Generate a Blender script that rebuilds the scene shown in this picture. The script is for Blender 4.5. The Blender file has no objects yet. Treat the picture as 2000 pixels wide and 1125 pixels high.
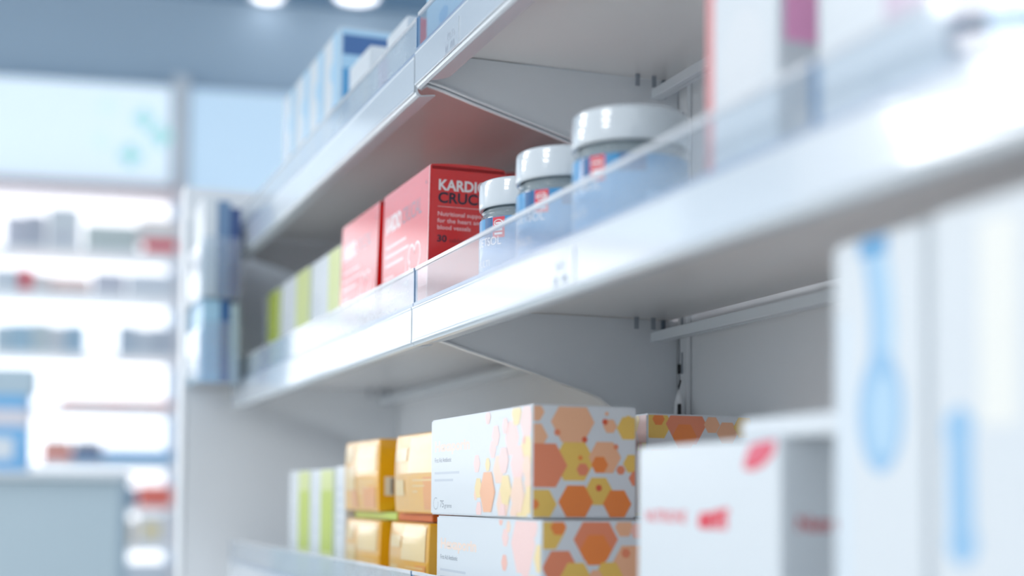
import bpy, bmesh, math, random
from mathutils import Matrix, Vector
random.seed(7)
scn = bpy.context.scene
COL = scn.collection
H = 1.30                      # eye height; heights below are written relative to the eye and lifted by H

# ------------------------------------------------------------------ materials
def lin(c):
    c = c / 255.0
    return c / 12.92 if c <= 0.04045 else ((c + 0.055) / 1.055) ** 2.4
MATS = {}
SHEEN = 0.22                  # fine fibres and lacquer haze of printed board
def mat(name, rgb, rough=0.45, spec=0.5, coat=0.0, coat_rough=0.08, metal=0.0, emit=0.0, noise=0.0, nscale=30, coat_ior=1.9):
    if name in MATS: return MATS[name]
    m = bpy.data.materials.new(name); m.use_nodes = True
    nt = m.node_tree; b = nt.nodes['Principled BSDF']
    col = tuple(lin(c) for c in rgb) + (1,)
    b.inputs['Base Color'].default_value = col
    b.inputs['Roughness'].default_value = rough
    b.inputs['Specular IOR Level'].default_value = spec
    b.inputs['Coat Weight'].default_value = coat
    b.inputs['Coat Roughness'].default_value = coat_rough
    b.inputs['Coat IOR'].default_value = coat_ior
    b.inputs['Metallic'].default_value = metal
    tc = nt.nodes.new('ShaderNodeTexCoord'); nz = nt.nodes.new('ShaderNodeTexNoise')
    nz.inputs['Scale'].default_value = nscale; nz.inputs['Detail'].default_value = 3
    nt.links.new(tc.outputs['Object'], nz.inputs['Vector'])
    mr = nt.nodes.new('ShaderNodeMapRange')
    mr.inputs['To Min'].default_value = max(0.0, rough - 0.01 - noise); mr.inputs['To Max'].default_value = min(1.0, rough + 0.01 + noise)
    nt.links.new(nz.outputs['Fac'], mr.inputs['Value']); nt.links.new(mr.outputs['Result'], b.inputs['Roughness'])
    if coat > 0 and name.split('_')[0] in ('carton', 'hex', 'yellow', 'ink', 'print', 'leaf', 'worn', 'leaflet'):
        b.inputs['Sheen Weight'].default_value = SHEEN * (.3 if coat_ior > 1.95 else 1); b.inputs['Sheen Roughness'].default_value = 0.35
    if emit:
        b.inputs['Emission Color'].default_value = col
        b.inputs['Emission Strength'].default_value = emit
    MATS[name] = m
    return m

def clear_mat(name, tint, haze=0.12, rough=0.03, ior=1.49, haze_rgb=(225, 235, 245)):
    """clear plastic: straight-through light, fresnel gloss and a little milky haze"""
    m = bpy.data.materials.new(name); m.use_nodes = True; nt = m.node_tree
    for n in list(nt.nodes): nt.nodes.remove(n)
    out = nt.nodes.new('ShaderNodeOutputMaterial')
    tr = nt.nodes.new('ShaderNodeBsdfTransparent'); tr.inputs['Color'].default_value = tuple(lin(c) for c in tint) + (1,)
    df = nt.nodes.new('ShaderNodeBsdfDiffuse'); df.inputs['Color'].default_value = tuple(lin(c) for c in haze_rgb) + (1,)
    gl = nt.nodes.new('ShaderNodeBsdfGlossy'); gl.inputs['Roughness'].default_value = rough
    tc = nt.nodes.new('ShaderNodeTexCoord'); nz = nt.nodes.new('ShaderNodeTexNoise')
    mp = nt.nodes.new('ShaderNodeMapping'); mp.inputs['Scale'].default_value = (1, 1, 3)
    nz.inputs['Scale'].default_value = 22; nz.inputs['Detail'].default_value = 5
    nt.links.new(tc.outputs['Object'], mp.inputs['Vector']); nt.links.new(mp.outputs['Vector'], nz.inputs['Vector'])
    mr = nt.nodes.new('ShaderNodeMapRange'); mr.inputs['To Min'].default_value = haze * 0.6; mr.inputs['To Max'].default_value = haze * 1.4
    nt.links.new(nz.outputs['Fac'], mr.inputs['Value'])
    m1 = nt.nodes.new('ShaderNodeMixShader'); m2 = nt.nodes.new('ShaderNodeMixShader')
    fr = nt.nodes.new('ShaderNodeFresnel'); fr.inputs['IOR'].default_value = ior
    nt.links.new(mr.outputs['Result'], m1.inputs[0]); nt.links.new(tr.outputs[0], m1.inputs[1]); nt.links.new(df.outputs[0], m1.inputs[2])
    ge = nt.nodes.new('ShaderNodeNewGeometry'); inv = nt.nodes.new('ShaderNodeMath'); inv.operation = 'SUBTRACT'; inv.inputs[0].default_value = 1.0
    mu = nt.nodes.new('ShaderNodeMath'); mu.operation = 'MULTIPLY'
    nt.links.new(ge.outputs['Backfacing'], inv.inputs[1]); nt.links.new(inv.outputs[0], mu.inputs[0]); nt.links.new(fr.outputs[0], mu.inputs[1])
    m17 = nt.nodes.new('ShaderNodeMath'); m17.operation = 'MULTIPLY'; m17.inputs[1].default_value = 1.6; m17.use_clamp = True; nt.links.new(mu.outputs[0], m17.inputs[0])
    nt.links.new(m17.outputs[0], m2.inputs[0]); nt.links.new(m1.outputs[0], m2.inputs[1]); nt.links.new(gl.outputs[0], m2.inputs[2])
    nt.links.new(m2.outputs[0], out.inputs['Surface'])
    MATS[name] = m
    return m

WHITE_METAL = mat('white_lacquered_steel', (216, 224, 230), 0.32, 0.5, 0.6, 0.12)
UNDER = mat('glossy_white_underside', (240, 238, 236), 0.35, 0.6, 0.6, 0.17, nscale=3)
BRACKET = mat('bracket_steel', (234, 238, 242), 0.5, 0.4)
PANEL = mat('panel_laminate', (234, 237, 240), 0.6, 0.3)
PANEL_EDGE = mat('panel_edge_band', (240, 243, 246), 0.4)
GREY = mat('grey_steel', (150, 158, 168), 0.45)
DARK = mat('dark_slot', (55, 65, 78), 0.7)
BLACK = mat('black_rubber', (18, 22, 28), 0.5)
ACRYL = clear_mat('clear_acrylic', (247, 251, 254), 0.11, 0.05, 1.49, (240, 243, 248))
ACRYL_REFL = clear_mat('reflection_haze_acrylic', (240, 246, 250), 0.42, 0.08)  # far fences: same acrylic, bright reflection put in as white haze
ACRYL_B = clear_mat('moulded_bead', (249, 251, 253), 0.8, 0.05, 1.49, (246, 248, 252))
ACRYL_EDGE = mat('acrylic_edge', (120, 160, 200), 0.2, 0.6)
CLEAR = clear_mat('clear_pet', (235, 243, 246), 0.30, 0.02, 1.45, (205, 218, 224))
RAIL = mat('price_rail_plastic', (212, 221, 230), 0.18, 0.7, 0.8, 0.05)
C_WHITE = mat('carton_white', (220, 226, 231), 0.4, 0.5, 0.35, 0.15)
C_RED = mat('carton_red', (226, 10, 10), 0.4, 0.3, 1.0, 0.12, coat_ior=1.96)
C_REDSHADE = mat('carton_red_fold', (150, 14, 18), 0.5)  # darker red standing for the shadow under the bowed top, not a fold
C_EDGEW = mat('worn_paper_edge', (250, 225, 222), 0.4, 0.6, 0.85, 0.14)
INK_DARK = mat('ink_navy', (22, 26, 48), 0.4, 0.5, 0.35, 0.15)
INK_WHITE = mat('ink_white', (248, 244, 244), 0.4, 0.3, 1.0, 0.12, coat_ior=1.96)
INK_PINK = mat('ink_soft_pink', (255, 205, 205), 0.4, 0.3, 1.0, 0.12, coat_ior=1.96)
INK_WASHED = mat('ink_washed_navy', (132, 84, 104), 0.4, 0.3, 1.0, 0.12, coat_ior=1.96)  # navy lettering with the grazing reflection's wash put into its colour
INK_GREY = mat('ink_grey', (120, 130, 142), 0.4, 0.5, 0.35, 0.15)
INK_PALE = mat('ink_pale_grey', (196, 204, 214), 0.4, 0.5, 0.35, 0.15)
INK_TICKET = mat('ink_ticket', (190, 200, 214), 0.4, 0.5, 0.35, 0.15)
INK_RED = mat('ink_red', (226, 30, 60), 0.4, 0.5, 0.35, 0.15)
INK_PEACH = mat('ink_peach', (246, 222, 206), 0.4, 0.5, 0.35, 0.15)
H_TAN = mat('hex_tan', (244, 186, 146), 0.4, 0.5, 0.35, 0.15)
H_RUST = mat('hex_rust', (238, 142, 104), 0.4, 0.5, 0.35, 0.15)
H_ORANGE = mat('hex_orange', (244, 138, 62), 0.4, 0.5, 0.35, 0.15)
H_MUST = mat('hex_mustard', (240, 200, 98), 0.4, 0.5, 0.35, 0.15)
H_RED = mat('hex_red_dot', (226, 96, 58), 0.4, 0.5, 0.35, 0.15)
H_PINK = mat('hex_pink', (250, 196, 182), 0.4, 0.5, 0.35, 0.15)
C_YEL = mat('carton_yellow', (250, 184, 14), 0.34, 0.6, 0.9, 0.12)
Y_ORANGE = mat('yellow_print_orange', (246, 158, 40), 0.34, 0.6, 0.9, 0.12)
Y_PALE = mat('yellow_print_pale', (250, 214, 132), 0.34, 0.6, 0.9, 0.12)
C_LIME = mat('carton_lime', (190, 208, 40), 0.4, 0.5, 0.35, 0.15)
C_LIMEP = mat('carton_pale_lime', (214, 224, 140), 0.4, 0.5, 0.35, 0.15)
C_BLUE = mat('carton_blue', (58, 150, 205), 0.4, 0.5, 0.35, 0.15)
C_DBLUE = mat('carton_deep_blue', (40, 96, 158), 0.4, 0.5, 0.35, 0.15)
C_PBLUE = mat('carton_pale_blue', (166, 208, 236), 0.4, 0.5, 0.35, 0.15)
C_LBLUE = mat('carton_light_blue', (110, 176, 224), 0.4, 0.5, 0.35, 0.15)
C_MAG = mat('carton_magenta', (246, 168, 212), 0.4, 0.5, 0.35, 0.15)
C_CORAL = mat('carton_coral', (236, 116, 100), 0.4, 0.5, 0.35, 0.15)
C_CREAM = mat('carton_cream', (240, 234, 220), 0.4, 0.5, 0.35, 0.15)
C_NAVY = mat('carton_navy', (36, 70, 128), 0.4, 0.5, 0.35, 0.15)
C_SLATE = mat('leaflet_slate', (104, 136, 172), 0.4, 0.5, 0.35, 0.15)
C_BGREY = mat('carton_blue_grey', (176, 196, 208), 0.5)
C_CRIM = mat('carton_crimson', (226, 30, 60), 0.4, 0.5, 0.35, 0.15)
CAP = mat('cap_white_plastic', (212, 220, 226), 0.22, 0.6, 0.8, 0.03)
JAR_LABEL = mat('jar_label_blue', (34, 142, 200), 0.3, 0.5, 0.7, 0.03, coat_ior=1.5)
JAR_LABEL_D = mat('jar_label_deep', (8, 92, 150), 0.3, 0.5, 0.7, 0.03, coat_ior=1.5)
JAR_PILLS = mat('tablet_fill', (190, 206, 212), 0.7)
FLOOR = mat('floor_vinyl', (226, 222, 216), 0.45, 0.5)
CEIL = mat('ceiling_blue_grey', (120, 150, 176), 0.7)
WALLB = mat('painted_bulkhead', (190, 210, 226), 0.8)
WALLG = mat('light_stop_wall_grey', (150, 158, 168), 0.8)

# ------------------------------------------------------------------ mesh building
class MB:
    def __init__(s): s.v = []; s.f = []; s.m = []; s.mats = []
    def mi(s, m):
        if m not in s.mats: s.mats.append(m)
        return s.mats.index(m)
    def poly(s, pts, m):
        i = len(s.v); s.v += [tuple(p) for p in pts]; s.f.append(tuple(range(i, i + len(pts)))); s.m.append(s.mi(m))
    def tris(s, pts, faces, m):
        i = len(s.v); s.v += [tuple(p) for p in pts]
        for f in faces: s.f.append(tuple(i + k for k in f)); s.m.append(s.mi(m))
    def bm(s, bm, m, tr=None):
        bm.verts.index_update(); i = len(s.v)
        for v in bm.verts: s.v.append(tuple(tr(v.co)) if tr else tuple(v.co))
        for f in bm.faces: s.f.append(tuple(i + v.index for v in f.verts)); s.m.append(s.mi(m))
        bm.free()
    def box(s, x0, x1, y0, y1, z0, z1, m, bev=0.0, seg=2):
        b = bmesh.new(); bmesh.ops.create_cube(b, size=1)
        for v in b.verts:
            v.co = Vector((x0 + (v.co.x + .5) * (x1 - x0), y0 + (v.co.y + .5) * (y1 - y0), z0 + (v.co.z + .5) * (z1 - z0)))
        if bev > 0: bmesh.ops.bevel(b, geom=b.edges[:], offset=bev, segments=seg, affect='EDGES', profile=0.5)
        s.bm(b, m)
    def prism_y(s, prof, y0, y1, m, caps=True):
        """closed profile of (x, z) run along y"""
        n = len(prof); i = len(s.v)
        s.v += [(x, y0, z) for x, z in prof] + [(x, y1, z) for x, z in prof]
        k = s.mi(m)
        for a in range(n):
            b = (a + 1) % n; s.f.append((i + a, i + b, i + n + b, i + n + a)); s.m.append(k)
        if caps:
            s.f.append(tuple(i + a for a in range(n))); s.m.append(k)
            s.f.append(tuple(i + n + a for a in reversed(range(n)))); s.m.append(k)
    def lathe(s, prof, m, seg=64, c=(0, 0), a0=0.0, a1=2 * math.pi):
        full = abs(a1 - a0 - 2 * math.pi) < 1e-6
        i = len(s.v); n = len(prof); cols = seg if full else seg + 1
        for a in range(cols):
            t = a0 + (a1 - a0) * a / seg
            for r, z in prof: s.v.append((c[0] + r * math.cos(t), c[1] + r * math.sin(t), z))
        k = s.mi(m)
        for a in range(seg):
            b = (a + 1) % cols
            for j in range(n - 1):
                s.f.append((i + a * n + j, i + b * n + j, i + b * n + j + 1, i + a * n + j + 1)); s.m.append(k)
    def build(s, name, parent=None, smooth=False, recalc=False, bevel=0.0):
        me = bpy.data.meshes.new(name); me.from_pydata(s.v, [], s.f)
        for m in s.mats: me.materials.append(m)
        me.polygons.foreach_set('material_index', s.m)
        if recalc:
            b = bmesh.new(); b.from_mesh(me); bmesh.ops.recalc_face_normals(b, faces=b.faces[:]); b.to_mesh(me); b.free()
        if smooth: me.polygons.foreach_set('use_smooth', [True] * len(me.polygons))
        me.update()
        o = bpy.data.objects.new(name, me); COL.objects.link(o)
        if parent: o.parent = parent
        if bevel:
            bv = o.modifiers.new('Bevel', 'BEVEL'); bv.width = bevel; bv.segments = 2; bv.limit_method = 'ANGLE'
        return o

def empty(name, loc=(0, 0, 0), rz=0.0):
    o = bpy.data.objects.new(name, None); COL.objects.link(o); o.location = loc; o.rotation_euler = (0, 0, rz)
    o.empty_display_size = 0.02
    return o
def tag(o, label=None, cat=None, group=None, kind=None):
    if label: o['label'] = label
    if cat: o['category'] = cat
    if group: o['group'] = group
    if kind: o['kind'] = kind
    return o
def copy_tree(o, parent=None):
    c = o.copy(); COL.objects.link(c); c.parent = parent
    if parent: c.matrix_parent_inverse = o.matrix_parent_inverse.copy()
    for ch in list(o.children): copy_tree(ch, c)
    return c

# ------------------------------------------------------------------ lettering
TXT = {}
def text_tris(s, bold=0.0):
    """triangles of a string, scaled so that its box is (0..w, 0..1 cap height)"""
    key = (s, round(bold, 4))
    if key in TXT: return TXT[key]
    cu = bpy.data.curves.new('t', 'FONT'); cu.body = s; cu.size = 1.0; cu.offset = bold; cu.resolution_u = 3
    o = bpy.data.objects.new('t', cu); COL.objects.link(o)
    bpy.context.view_layer.update()
    me = o.evaluated_get(bpy.context.evaluated_depsgraph_get()).to_mesh()
    pts = [(v.co.x, v.co.y) for v in me.vertices]; fs = [tuple(p.vertices) for p in me.polygons]
    bpy.data.objects.remove(o); bpy.data.curves.remove(cu)
    w = max(p[0] for p in pts); pts = [(x / .7, y / .7) for x, y in pts]
    TXT[key] = (pts, fs, w / .7)
    return TXT[key]

def clip(poly, a0, a1, b0, b1):
    def cut(p, inside, inter):
        out = []
        for i in range(len(p)):
            c, d = p[i], p[(i + 1) % len(p)]
            if inside(c):
                out.append(c)
                if not inside(d): out.append(inter(c, d))
            elif inside(d): out.append(inter(c, d))
        return out
    def ix(v, k):
        def f(c, d):
            t = (v - c[k]) / (d[k] - c[k]); return tuple(c[j] + t * (d[j] - c[j]) for j in range(2))
        return f
    for k, v, sg in ((0, a0, 1), (0, a1, -1), (1, b0, 1), (1, b1, -1)):
        if not poly: return poly
        poly = cut(poly, lambda p: sg * (p[k] - v) >= 0, ix(v, k))
    return poly

class Carton:
    """printed carton; local origin on the base centre, front faces -X (w runs along Y), side faces -Y.
    Face coordinates: front a: 0 (far end) .. w (near end), side a: 0 (front) .. d (back); b: height."""
    def __init__(s, d, w, h, body, bev=.0012, bulge=0.0, shear=0.0, lean=0.0):
        s.d, s.w, s.h, s.bulge, s.shear = d, w, h, bulge, shear
        s.mb = MB(); s.lay = 0
        b = bmesh.new(); bmesh.ops.create_cube(b, size=1)
        for v in b.verts: v.co = Vector((v.co.x * d, v.co.y * w, (v.co.z + .5) * h))
        if bulge:
            bmesh.ops.bevel(b, geom=b.edges[:], offset=bev, segments=1, affect='EDGES')
            bmesh.ops.subdivide_edges(b, edges=[e for e in b.edges if e.calc_length() > 4 * bev], cuts=7, use_grid_fill=True)
        else:
            bmesh.ops.bevel(b, geom=b.edges[:], offset=bev, segments=2, affect='EDGES')
        s.mb.bm(b, body, s.warp)
    def warp(s, p):
        x, y, z = p; W = s.w / 2; D = s.d / 2
        cy = max(0, 1 - (y / W) ** 2); cz = max(0, 1 - ((z - s.h / 2) / (s.h / 2)) ** 2)
        if s.bulge:
            x += (-1 if x < 0 else 1) * s.bulge * cz * (0.35 + .65 * cy) * min(1, abs(x) / D)
            y += (-1 if y < 0 else 1) * s.bulge * .5 * cz * min(1, abs(y) / W)
        return Vector((x, y + s.shear * (z - 0) , z))
    def pt(s, face, a, b, off=None):
        e = .00006 + .000012 * s.lay + (.0005 if s.bulge else 0) if off is None else off
        if face == 'front': p = (-s.d / 2 - e, s.w / 2 - a, b)
        elif face == 'side': p = (-s.d / 2 + a, -s.w / 2 - e, b)
        else: p = (-s.d / 2 + a, s.w / 2 - b, s.h + e)
        return s.warp(p)
    def dec(s, face, pts, m):
        A = s.w if face == 'front' else s.d; B = s.h if face != 'top' else s.w
        pts = clip(list(pts), .0013, A - .0013, .0013, B - .0013)
        if len(pts) > 2: s.mb.poly([s.pt(face, a, b) for a, b in pts], m)
    def rect(s, face, a0, a1, b0, b1, m):
        n = 6 if s.bulge else 1
        for i in range(n):
            for j in range(n):
                aa, ab = a0 + (a1 - a0) * i / n, a0 + (a1 - a0) * (i + 1) / n
                ba, bb = b0 + (b1 - b0) * j / n, b0 + (b1 - b0) * (j + 1) / n
                s.dec(face, [(aa, ba), (ab, ba), (ab, bb), (aa, bb)], m)
    def ell(s, face, a, b, ra, rb, m, n=28):
        s.dec(face, [(a + ra * math.cos(2 * math.pi * i / n), b + rb * math.sin(2 * math.pi * i / n)) for i in range(n)], m)
    def hexa(s, face, a, b, r, m, tall=1.0, rot=0.0):
        s.lay += 1
        s.dec(face, [(a + r * math.cos(rot + math.pi * i / 3), b + tall * r * math.sin(rot + math.pi * i / 3)) for i in range(6)], m)
    def line(s, face, pts, wd, m):
        """one ribbon with mitred joints"""
        L = []; n = len(pts)
        for i, p in enumerate(pts):
            q0 = pts[max(i - 1, 0)]; q1 = pts[min(i + 1, n - 1)]
            def nrm(a, b):
                l = math.hypot(b[0] - a[0], b[1] - a[1]) or 1e-9; return (-(b[1] - a[1]) / l, (b[0] - a[0]) / l)
            n0 = nrm(q0, p) if i else nrm(p, q1); n1 = nrm(p, q1) if i < n - 1 else n0
            mx, my = n0[0] + n1[0], n0[1] + n1[1]; l2 = mx * mx + my * my
            k = 2 / l2 if l2 > .5 else 1 / max(math.sqrt(l2), 1e-6)
            L.append(((p[0] + mx * k * wd / 2, p[1] + my * k * wd / 2), (p[0] - mx * k * wd / 2, p[1] - my * k * wd / 2)))
        for a, b in zip(L, L[1:]): s.dec(face, [a[0], b[0], b[1], a[1]], m)
    def text(s, face, a, b, cap, st, m, width=None, bold=0.0):
        pts, fs, w = text_tris(st, bold / cap * .7); k = cap if width is None else width / w
        s.mb.tris([s.pt(face, a + x * k, b + y * cap) for x, y in pts], fs, m)
    def done(s, name, loc, label=None, cat='box', group=None, parent=None, rz=0.0):
        o = s.mb.build(name, parent)
        o.location = loc; o.rotation_euler = (0, 0, rz)
        if label: tag(o, label, cat, group)
        return o

def place(c, name, X0, Yn, z, label, group=None, cat='box', rz=0.0):
    """X0 = front plane, Yn = near end"""
    return c.done(name, (X0 + c.d / 2, Yn + c.w / 2, z + H), label, cat, group, rz=rz)

# ================================================================== THE SETTING
def plane(name, x0, x1, y0, y1, z0, z1, m):
    b = MB(); b.box(x0, x1, y0, y1, z0, z1, m); return tag(b.build(name), kind='structure')
plane('floor', -9, 3, -3, 9, -.1, 0, FLOOR)
plane('wall_light_stop', -1.5, 3, -3.1, -3, 0, 2.6, WALLG)  # unseen wall added behind the camera to dim the faces turned that way

# the far wall of the shop, turned a little against the shelves
WA = math.radians(-8.4); WO = Vector((.781, 6.117, H))
wd = Vector((math.cos(WA), math.sin(WA), 0)); wn = Vector((-wd.y, wd.x, 0))
def W(s, off, z): p = WO + wd * s - wn * off; p.z = H + z; return p
def wbox(b, s0, s1, o0, o1, z0, z1, m, bev=0):
    """box in the local frame of the wall: x = along, y = -off"""
    b.box(s0, s1, -o1, -o0, z0, z1, m, bev)
def wall_root(name): return empty(name, (WO.x, WO.y, 0), WA)
def wstruct(name, *boxes):
    b = MB()
    for bx in boxes: wbox(b, *bx)
    o = b.build(name); o.location = (WO.x, WO.y, 0); o.rotation_euler = (0, 0, WA); return tag(o, kind='structure')
wstruct('wall_far', (-4.2, 4.0, -.12, 0, 0, H + 2.14, WALLB))
wstruct('ceiling', (-4.2, 4.0, -.12, 2.6, H + 2.14, H + 2.24, CEIL))
wstruct('trim_1', (-4.2, 4.0, 0, .03, 0, .12, PANEL_EDGE))

# backlit header signs over the far shelving
LB1 = mat('lightbox_pale', (214, 228, 238), 0.5, emit=.72)
LB2 = mat('lightbox_sky', (196, 220, 238), 0.5, emit=.50)
LB_DOT = mat('lightbox_teal', (172, 214, 214), 0.5, emit=.66)
LB_DOT2 = mat('lightbox_faint_teal', (206, 226, 234), 0.5, emit=.72)
def lightbox(s0, s1, face, label, dots=()):
    r = wall_root('lightbox_sign')
    tag(r, label, 'sign')
    b = MB(); z0, z1 = H + 1.275, H + 1.725
    wbox(b, s0, s1, .005, .07, z0, z1, PANEL, .003); b.build('sign_housing', r)
    b = MB(); wbox(b, s0 + .008, s1 - .008, .0702, .078, z0 + .008, z1 - .008, face); f = b.build('light_panel', r)
    for (s, z, rr, m) in dots:
        b = MB()
        for (w, h) in ((rr, rr * .42), (rr * .42, rr)):
            n = .0782 + (.0003 if w > h else 0)
            b.poly([(s - w, -n, H + z - h), (s + w, -n, H + z - h), (s + w, -n, H + z + h), (s - w, -n, H + z + h)], m)
        b.build('printed_cross', f)
lightbox(-3.4, -.055, LB1, 'wide pale backlit sign with faint teal crosses, left of the grey post',
         [(-.17, 1.575, .045, LB_DOT), (-.10, 1.508, .050, LB_DOT), (-.22, 1.42, .052, LB_DOT), (-.32, 1.62, .04, LB_DOT2), (-.34, 1.47, .04, LB_DOT2)])
lightbox(.015, 1.6, LB2, 'sky-blue backlit sign right of the grey post, above the end panel')
b = MB(); wbox(b, -.052, .012, .005, .12, H + 1.265, H + 1.76, BRACKET, .004)
o = b.build('display_post'); o.location = (WO.x, WO.y, 0); o.rotation_euler = (0, 0, WA)
tag(o, 'slim grey upright post between the two backlit signs', 'post')

# downlights in the dark ceiling strip
DL = mat('downlight_lens', (250, 250, 255), 0.4, emit=3.0)
for i, (s, off, rr, lb) in enumerate(((.33, .10, .060, 'round ceiling downlight nearer the middle of the dark ceiling'), (.70, .19, .085, 'round ceiling downlight just left of the top shelf boxes'))):
    p = W(s, off, 2.14)
    r = empty('ceiling_downlight', (p.x, p.y, p.z)); tag(r, lb, 'lamp')
    b = MB(); b.lathe([(rr, -.012), (rr + .018, -.012), (rr + .018, 0), (rr, 0), (rr, -.012)], PANEL_EDGE, 40); b.build('trim_ring', r, True)
    b = MB(); b.lathe([(0, -.020), (rr * .7, -.017), (rr, -.004), (rr, 0)], DL, 40); b.build('lens', r, True)

# far shelving; its LED-lit white back is imitated by an emissive panel
GLOW_BACK = mat('glowing_back_white', (250, 252, 255), 0.5, emit=1.25)
FSHELF = mat('far_shelf_white', (248, 250, 252), 0.4)
r = wall_root('wall_shelving'); tag(r, 'bright white shelving with a glow put into its back, against the far wall, left background', 'shelving')
b = MB(); wbox(b, -3.4, -.06, .005, .05, 0, H + 1.26, GLOW_BACK); b.build('glow_panel', r)
for z in (.975, .80, .56, .345, .125, -.045, -.20, -.42):
    b = MB(); wbox(b, -3.4, -.02, .052, .36, H + z - .022, H + z - .0005, FSHELF, .002); sh = b.build('shelf_board', r)
b = MB(); wbox(b, -3.4, -.02, .052, .30, H + 1.225, H + 1.262, mat('header_pinkish', (214, 206, 210), .5), .002); b.build('header_board', r)
b = MB(); wbox(b, -.02, .0, .052, .37, 0, H + 1.262, mat('shelving_side', (226, 222, 226), .5), .002); b.build('side_panel', r)

def wcarton(name, s0, s1, z, h, body, label, depth=.12, off=.34, bands=(), group=None, cat='box'):
    b = MB(); w = s1 - s0
    b.box(-w / 2, w / 2, -depth / 2, depth / 2, 0, h, body, .002)
    for (a0, a1, b0, b1, m) in bands:
        b.poly([(-w / 2 + a0 * w, -depth / 2 - .0004, b0 * h), (-w / 2 + a1 * w, -depth / 2 - .0004, b0 * h), (-w / 2 + a1 * w, -depth / 2 - .0004, b1 * h), (-w / 2 + a0 * w, -depth / 2 - .0004, b1 * h)], m)
    o = b.build(name); p = W((s0 + s1) / 2, off - depth / 2, z); o.location = p; o.rotation_euler = (0, 0, WA)
    return tag(o, label, cat, group)
LAV = mat('carton_lavender_grey', (206, 208, 220), .5); PG = mat('carton_pale_green_grey', (206, 216, 214), .5)
W_ = C_WHITE
def us(u): return -.70 + u * (.69 / 345)      # background shelf: run of the shelf front
# top row
wcarton('medicine_carton', us(12), us(52), .975, .12, LAV, 'lavender-grey carton at the left end of the far top shelf')
wcarton('medicine_carton', us(54), us(84), .975, .13, mat('carton_mid_grey', (196, 200, 212), .5), 'mid-grey carton second from left on the far top shelf')
wcarton('medicine_carton', us(92), us(150), .975, .16, W_, 'white carton in the middle of the far top shelf', bands=[(.1, .9, .2, .35, LAV)])
wcarton('medicine_carton', us(162), us(262), .975, .10, PG, 'long pale green-grey carton left of the red carton, far top shelf')
wcarton('medicine_carton', us(276), us(342), .975, .045, mat('carton_bright_red', (244, 40, 56), .5), 'flat bright red carton at the right end of the far top shelf')
wcarton('medicine_carton', us(264), us(340), 1.0205, .085, mat('carton_ivory', (246, 238, 234), .5), 'ivory carton lying on the flat red carton, far top shelf', bands=[(0, 1, .0, .12, LAV)])
# second row
wcarton('medicine_carton', us(-10), us(38), .80, .085, mat('carton_cool_grey', (214, 222, 230), .5), 'cool grey carton left of the pink-red carton, second far shelf')
wcarton('medicine_carton', us(42), us(62), .80, .09, mat('carton_pink_red', (236, 96, 110), .5), 'small upright pink-red carton on the second far shelf')
wcarton('medicine_carton', us(66), us(96), .80, .07, mat('carton_bone', (232, 226, 226), .5), 'bone-coloured carton right of the pink-red carton, second far shelf')
wcarton('medicine_carton', us(100), us(172), .80, .06, mat('carton_blush', (240, 214, 208), .5), 'low blush-pink carton on the second far shelf')
wcarton('medicine_carton', us(180), us(240), .80, .085, LAV, 'lavender-grey carton right of the blush carton, second far shelf')
wcarton('medicine_carton', us(246), us(338), .80, .085, mat('carton_mist', (222, 228, 236), .5), 'mist-grey long carton at the right end of the second far shelf')
# third row
for k, (a, c_, m, lb) in enumerate(((-6, 24, (186, 206, 218), 'blue-grey carton at the left end of the third far shelf'),
        (26, 66, (168, 198, 216), 'bluest carton in the left group of the third far shelf'),
        (68, 98, (200, 212, 216), 'grey-green carton in the left group of the third far shelf'),
        (100, 128, (212, 216, 222), 'silver-grey carton in the left group of the third far shelf'),
        (130, 164, (164, 192, 212), 'steel-blue carton ending the left group of the third far shelf'),
        (228, 262, (186, 200, 214), 'blue-grey carton starting the right group of the third far shelf'),
        (264, 296, (204, 212, 222), 'pale silver carton in the right group of the third far shelf'),
        (298, 338, (190, 198, 210), 'lavender-blue carton ending the right group of the third far shelf'))):
    wcarton('medicine_carton', us(a), us(c_), .56, .105 + .006 * (k % 3), mat('carton_third_%s' % 'abcdefgh'[k], m, .5), lb)
# fourth row: low pinkish packs
for k, a in enumerate((118, 162, 206, 250, 294)):
    lb = ('leftmost flat salmon pack on the fourth far shelf', 'second flat salmon pack from left on the fourth far shelf', 'middle flat salmon pack on the fourth far shelf',
          'fourth flat salmon pack from left on the fourth far shelf', 'rightmost flat salmon pack on the fourth far shelf')[k]
    wcarton('flat_pack', us(a), us(a + 42), .345, .034, mat('pack_salmon_%s' % 'ab'[k % 2], ((226, 168, 160), (222, 180, 172))[k % 2], .5), lb, group='salmon packs on the fourth far shelf', cat='pack')
# fifth row
wcarton('medicine_carton', us(90), us(145), .125, .06, mat('carton_vermilion', (234, 120, 96), .5), 'vermilion carton on the fifth far shelf', bands=[(0, 1, 0, .3, W_)])
wcarton('medicine_carton', us(92), us(140), .1855, .03, mat('carton_sand', (214, 206, 200), .5), 'flat sand-coloured carton lying on the vermilion carton')
wcarton('medicine_carton', us(148), us(204), .125, .055, C_NAVY, 'navy carton between the vermilion and bright blue cartons', bands=[(0, 1, 0, .3, C_PBLUE)])
wcarton('medicine_carton', us(150), us(200), .1805, .035, mat('carton_grey_top', (196, 200, 206), .5), 'grey flat carton lying on the navy carton')
wcarton('medicine_carton', us(207), us(340), .125, .055, C_BLUE, 'long bright blue carton at the right end of the fifth far shelf', bands=[(0, 1, 0, .45, C_PBLUE)])
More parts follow.
